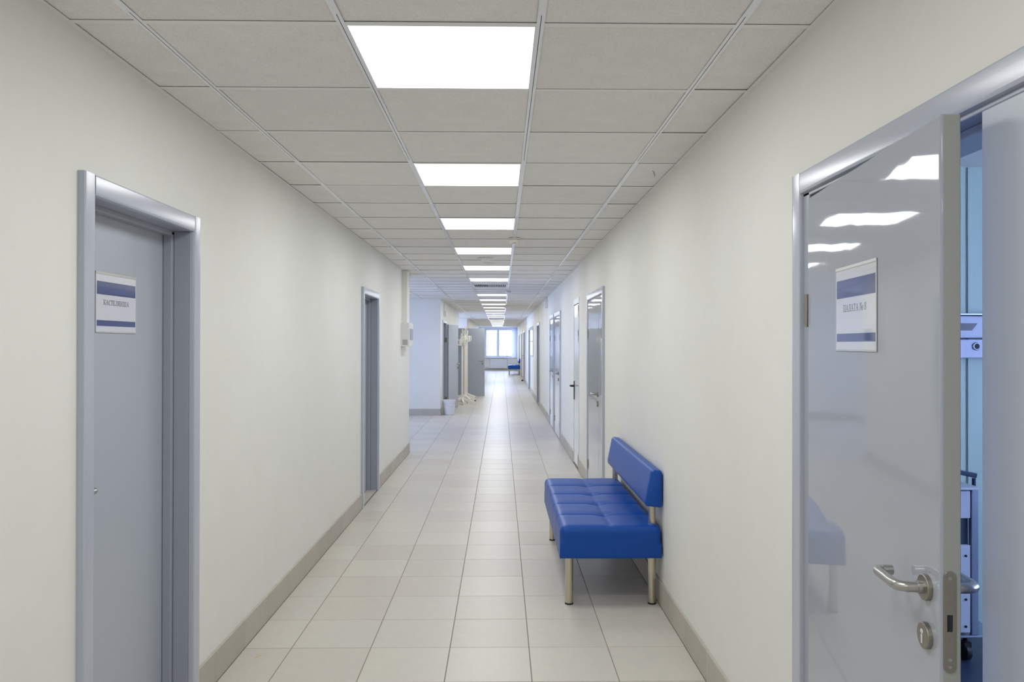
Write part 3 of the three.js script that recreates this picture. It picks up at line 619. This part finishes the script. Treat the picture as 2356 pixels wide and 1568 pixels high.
coatStand('ivory plastic coat stand nearest the bucket with light feet', -0.99, 19.75, 1.905, 0.1, false);
coatStand('ivory coat stand in the middle of the three, with black feet', -0.966, 20.75, 2.0, 0.5, true);
coatStand('ivory coat stand closest to the open door, with black feet', -0.965, 21.62, 2.01, 0.9, true, 1.02);

// ------------------------------------------------------------------ windows, radiator, blind
function windowAcross(n, label, [x0, x1, y0, y1], D) {
  const w = struct('window_' + n, label, 'window'), f = 0.055, mid = x0 + (x1 - x0) * 0.433;
  mesh('window_frame', [rbx(x0, x0 + f, y0, y1, D, D + 0.07), rbx(x1 - f, x1, y0, y1, D, D + 0.07), rbx(x0 + f, x1 - f, y0, y0 + f, D, D + 0.07), rbx(x0 + f, x1 - f, y1 - f, y1, D, D + 0.07), rbx(mid - 0.03, mid + 0.03, y0 + f, y1 - f, D, D + 0.07)], M.pvc, w);
  for (const [a, b] of [[x0 + f, mid - 0.03], [mid + 0.03, x1 - f]]) {
    const s = mesh('sash', [rbx(a, a + 0.045, y0 + f, y1 - f, D - 0.012, D + 0.05), rbx(b - 0.045, b, y0 + f, y1 - f, D - 0.012, D + 0.05), rbx(a + 0.045, b - 0.045, y0 + f, y0 + f + 0.045, D - 0.012, D + 0.05), rbx(a + 0.045, b - 0.045, y1 - f - 0.045, y1 - f, D - 0.012, D + 0.05)], M.pvc, w);
    mesh('pane', bx(a + 0.04, b - 0.04, y0 + f + 0.04, y1 - f - 0.04, D + 0.018, D + 0.022), M.glass, s);
  }
  mesh('window_sill', rbx(x0 - 0.06, x1 + 0.06, y0 - 0.035, y0 + 0.002, D - 0.2, D + 0.06, 0.008), M.pvc, w);
}
windowAcross(1, 'bright two-pane white window at the end of the corridor', WIN, END + 0.1);
function windowAlong(n, label, [d0, d1, y0, y1], x, parts) {
  const w = struct('window_' + n, label, 'window'), f = 0.055, W = (d1 - d0 - f) / parts;
  mesh('window_frame', [rbx(x, x + 0.07, y0, y0 + f, d0, d1), rbx(x, x + 0.07, y1 - f, y1, d0, d1), ...Array.from({ length: parts + 1 }, (_, k) => rbx(x, x + 0.07, y0 + f, y1 - f, d0 + k * W, d0 + k * W + f))], M.pvc, w);
  for (let k = 0; k < parts; k++) mesh('pane', bx(x + 0.03, x + 0.034, y0 + f - 0.01, y1 - f + 0.01, d0 + k * W + f - 0.01, d0 + (k + 1) * W + 0.01), M.glass, w);
}
windowAlong(2, 'wide window lighting the first alcove', ALW, OUT_L - 0.15, 3);
windowAlong(3, 'wide window lighting the far alcove', ALW2, OUT_L - 0.15, 3);
windowAlong(4, 'window of the dim blue ward', WDW, OUT_R + 0.08, 2);
{
  const r = thing('radiator', 'white sectional radiator on the end wall below the window', 'radiator', null), d = END - 0.1, n = 12, x0 = -0.61, w = 0.079;
  for (let k = 0; k < n; k++) mesh('section', [rbx(x0 + k * w, x0 + (k + 1) * w - 0.006, 0.125, 0.665, d, d + 0.012, 0.004, 2), rbx(x0 + k * w + 0.028, x0 + k * w + 0.045, 0.13, 0.66, d + 0.01, d + 0.08, 0.003, 1)], M.radiator, r);
  mesh('grille', rbx(x0, x0 + n * w - 0.006, 0.648, 0.67, d + 0.004, d + 0.085, 0.003, 1), M.whiteMetal, r);
  mesh('pipe', [tube([[x0 - 0.3, 0.61, -(END - 0.05)], [x0 - 0.1, 0.61, -(END - 0.05)], [x0 + 0.02, 0.61, -(d + 0.04)]], 0.012), tube([[x0 - 0.3, 0.19, -(END - 0.05)], [x0 - 0.1, 0.19, -(END - 0.05)], [x0 - 0.03, 0.15, -(d + 0.04)], [x0 + 0.03, 0.15, -(d + 0.04)]], 0.012)], M.radiator, r);
  mesh('bracket', [bx(x0 + 0.2, x0 + 0.22, 0.3, 0.34, d + 0.06, END - 0.0015), bx(x0 + 0.72, x0 + 0.74, 0.3, 0.34, d + 0.06, END - 0.0015)], M.radiator, r);
  const b = thing('vertical_blind', 'pale vertical blind gathered at the side of the end window', 'blind', null);
  mesh('head_rail', rbx(-0.98, 0.86, 2.455, 2.49, END - 0.05, END - 0.09, 0.004), M.pvc, b);
  for (let k = 0; k < 5; k++) { const g = new THREE.BoxGeometry(0.058, 1.7, 0.001).toNonIndexed(); g.rotateY(-0.35); g.translate(0.625 + k * 0.05, 1.605, -(END - 0.07)); mesh('slat', g, M.blind, b); }
}

// ------------------------------------------------------------------ the dim ward behind the half open door
{
  const c = thing('bedhead_console', 'blue-lit wall console with dark screen and round socket inside the ward', 'medical console', null), d = 4.15;
  mesh('upper_body', rbx(1.75, 3.6, 1.572, 1.69, d - 0.07, d, 0.006), M.console, c);
  mesh('lower_body', rbx(1.75, 3.6, 1.465, 1.566, d - 0.06, d, 0.006), M.console, c);
  mesh('cap_rail', rbx(1.74, 3.61, 1.692, 1.704, d - 0.085, d, 0.003), M.cartMetal, c);
  const s = new THREE.Shape([[2.2, 1.612], [2.5, 1.612], [2.53, 1.65], [2.2, 1.65]].map((p) => new THREE.Vector2(...p)));
  mesh('screen', new THREE.ExtrudeGeometry(s, { depth: 0.002, bevelEnabled: false }).translate(0, 0, -(d - 0.071)), std('#22304f', { roughness: 0.2 }), c);
  const k = new THREE.TorusGeometry(0.017, 0.005, 10, 28).toNonIndexed().translate(2.53, 1.528, -(d - 0.063));
  mesh('socket', k, M.cartMetal, c); mesh('socket_hole', cyl(0.012, 0.012, 0.004, 20).rotateX(Math.PI / 2).translate(2.53, 1.528, -(d - 0.063)), M.darkSlot, c);
  const p = thing('wall_panel_strip', 'narrow joint strip between the ward wall panels', 'joint strip', null);
  mesh('strip', rbx(2.518, 2.545, 0.02, CEIL - 0.005, d - 0.008, d, 0.002), M.wardPanel, p); mesh('groove', bx(2.512, 2.518, 0.02, CEIL - 0.005, d - 0.003, d), std('#8b9c96'), p);
}
{
  const t = thing('medical_trolley', 'steel medical trolley with white drawers on castors inside the ward', 'trolley', null), xr = 2.3, xl = 1.72, d0 = 3.7, d1 = 4.06;
  mesh('top', rbx(xl, xr + 0.01, 0.838, 0.85, d0 - 0.01, d1, 0.003), M.cart, t);
  mesh('body', rbx(xl + 0.03, xr - 0.035, 0.15, 0.838, d0 + 0.03, d1, 0.003), std('#4c566a', { roughness: 0.5 }), t);
  for (const x of [xl, xr - 0.032]) mesh('post', rbx(x, x + 0.032, 0.14, 0.838, d0, d0 + 0.03, 0.004), M.cartMetal, t);
  for (const x of [xl, xr - 0.032]) mesh('post', rbx(x, x + 0.032, 0.14, 0.838, d1 - 0.03, d1, 0.004), M.cartMetal, t);
  for (const [y0, y1] of [[0.7, 0.832], [0.37, 0.57], [0.15, 0.36]]) {
    const w = mesh('drawer', rbx(xl + 0.036, xr - 0.037, y0, y1, d0 + 0.004, d0 + 0.03, 0.003), M.cart, t);
    if (y1 < 0.6) for (const y of [y0 + 0.03, y1 - 0.05]) mesh('knob', new THREE.SphereGeometry(0.006, 12, 8).toNonIndexed().translate(xr - 0.06, y, -(d0 + 0.002)), M.darkSlot, w);
  }
  mesh('bottom_shelf', rbx(xl - 0.005, xr + 0.12, 0.128, 0.138, d0 - 0.005, d1, 0.002), M.cartMetal, t);
  mesh('side_frame', [cylBetween([xr + 0.1, 0.14, -3.9], [xr + 0.1, 0.86, -3.9], 0.009), rbx(-0.16, 0.06, -0.012, 0.012, -0.015, 0.015, 0.004).rotateZ(-0.2).translate(xr + 0.05, 0.885, -3.9), cylBetween([xr, 0.5, -3.9], [xr + 0.1, 0.5, -3.9], 0.006), cylBetween([xr, 0.39, -3.9], [xr + 0.1, 0.39, -3.9], 0.006)], std('#3b465c', { metalness: 0.6, roughness: 0.4 }), t);
  for (const [x, d] of [[xl + 0.05, d0 + 0.06], [xr - 0.03, d0 + 0.06], [xl + 0.05, d1 - 0.05], [xr - 0.03, d1 - 0.05]]) {
    const w = mesh('castor', [cyl(0.042, 0.042, 0.022, 24).rotateZ(Math.PI / 2).translate(x, 0.042, -d), cyl(0.01, 0.01, 0.06, 10).translate(x, 0.1, -d), new THREE.BoxGeometry(0.034, 0.03, 0.05).toNonIndexed().translate(x, 0.075, -d)], M.black, t);
  }
}

// ------------------------------------------------------------------ outside: ground and bare trees beyond the end window
{
  const g = mesh('ground', bx(-60, 60, -3.6, -3.4, END + 0.5, 120), M.snow); tag(g, 'pale winter ground outside the end window', 'ground', null, 'structure');
  function tree(x, D, h, lean, label) {
    const t = thing('bare_tree', label, 'tree', 'bare trees outside the end window', x, -3.4, D);
    const twigs = [], up = [];
    const top = [lean * h, h, 0];
    mesh('trunk', [cylBetween([0, 0, 0], [lean * h * 0.5, h * 0.5, 0], 0.1, 0.065, 10), cylBetween([lean * h * 0.5, h * 0.5, 0], top, 0.065, 0.012, 8)], M.bark, t);
    const grow = (p, dir, len, r, n) => {
      const q = p.clone().addScaledVector(dir, len); twigs.push(cylBetween(p.toArray(), q.toArray(), r, r * 0.55, 5)); if (!n) return;
      for (let k = 0; k < 3; k++) { const nd = dir.clone().add(new THREE.Vector3(rnd() - 0.5, rnd() * 0.5 - 0.15, rnd() - 0.5).multiplyScalar(1.1)).normalize(); grow(p.clone().addScaledVector(dir, len * (0.45 + 0.27 * k)), nd, len * (0.45 + 0.2 * rnd()), r * 0.55, n - 1); }
    };
    for (let k = 0; k < 15; k++) { const y = h * (0.32 + 0.045 * k), a = rnd() * 6.28; grow(new THREE.Vector3(lean * y, y, 0), new THREE.Vector3(Math.cos(a), 0.9, Math.sin(a)).normalize(), 1.5 - 0.05 * k, 0.022, 2); }
    mesh('branches', twigs, M.bark, t);
  }
  tree(-1.05, 54, 8.5, 0.02, 'slender bare tree outside the left pane'); tree(0.55, 57, 9, -0.03, 'slender bare tree outside the right pane'); tree(-0.35, 60, 9.5, 0.01, 'bare tree behind the window mullion'); tree(-2.6, 62, 10, 0.04, 'bare tree farther off beyond the left pane'); tree(1.6, 63, 10, -0.04, 'bare tree farther off beyond the right pane');
}

renderer.render(scene, camera);
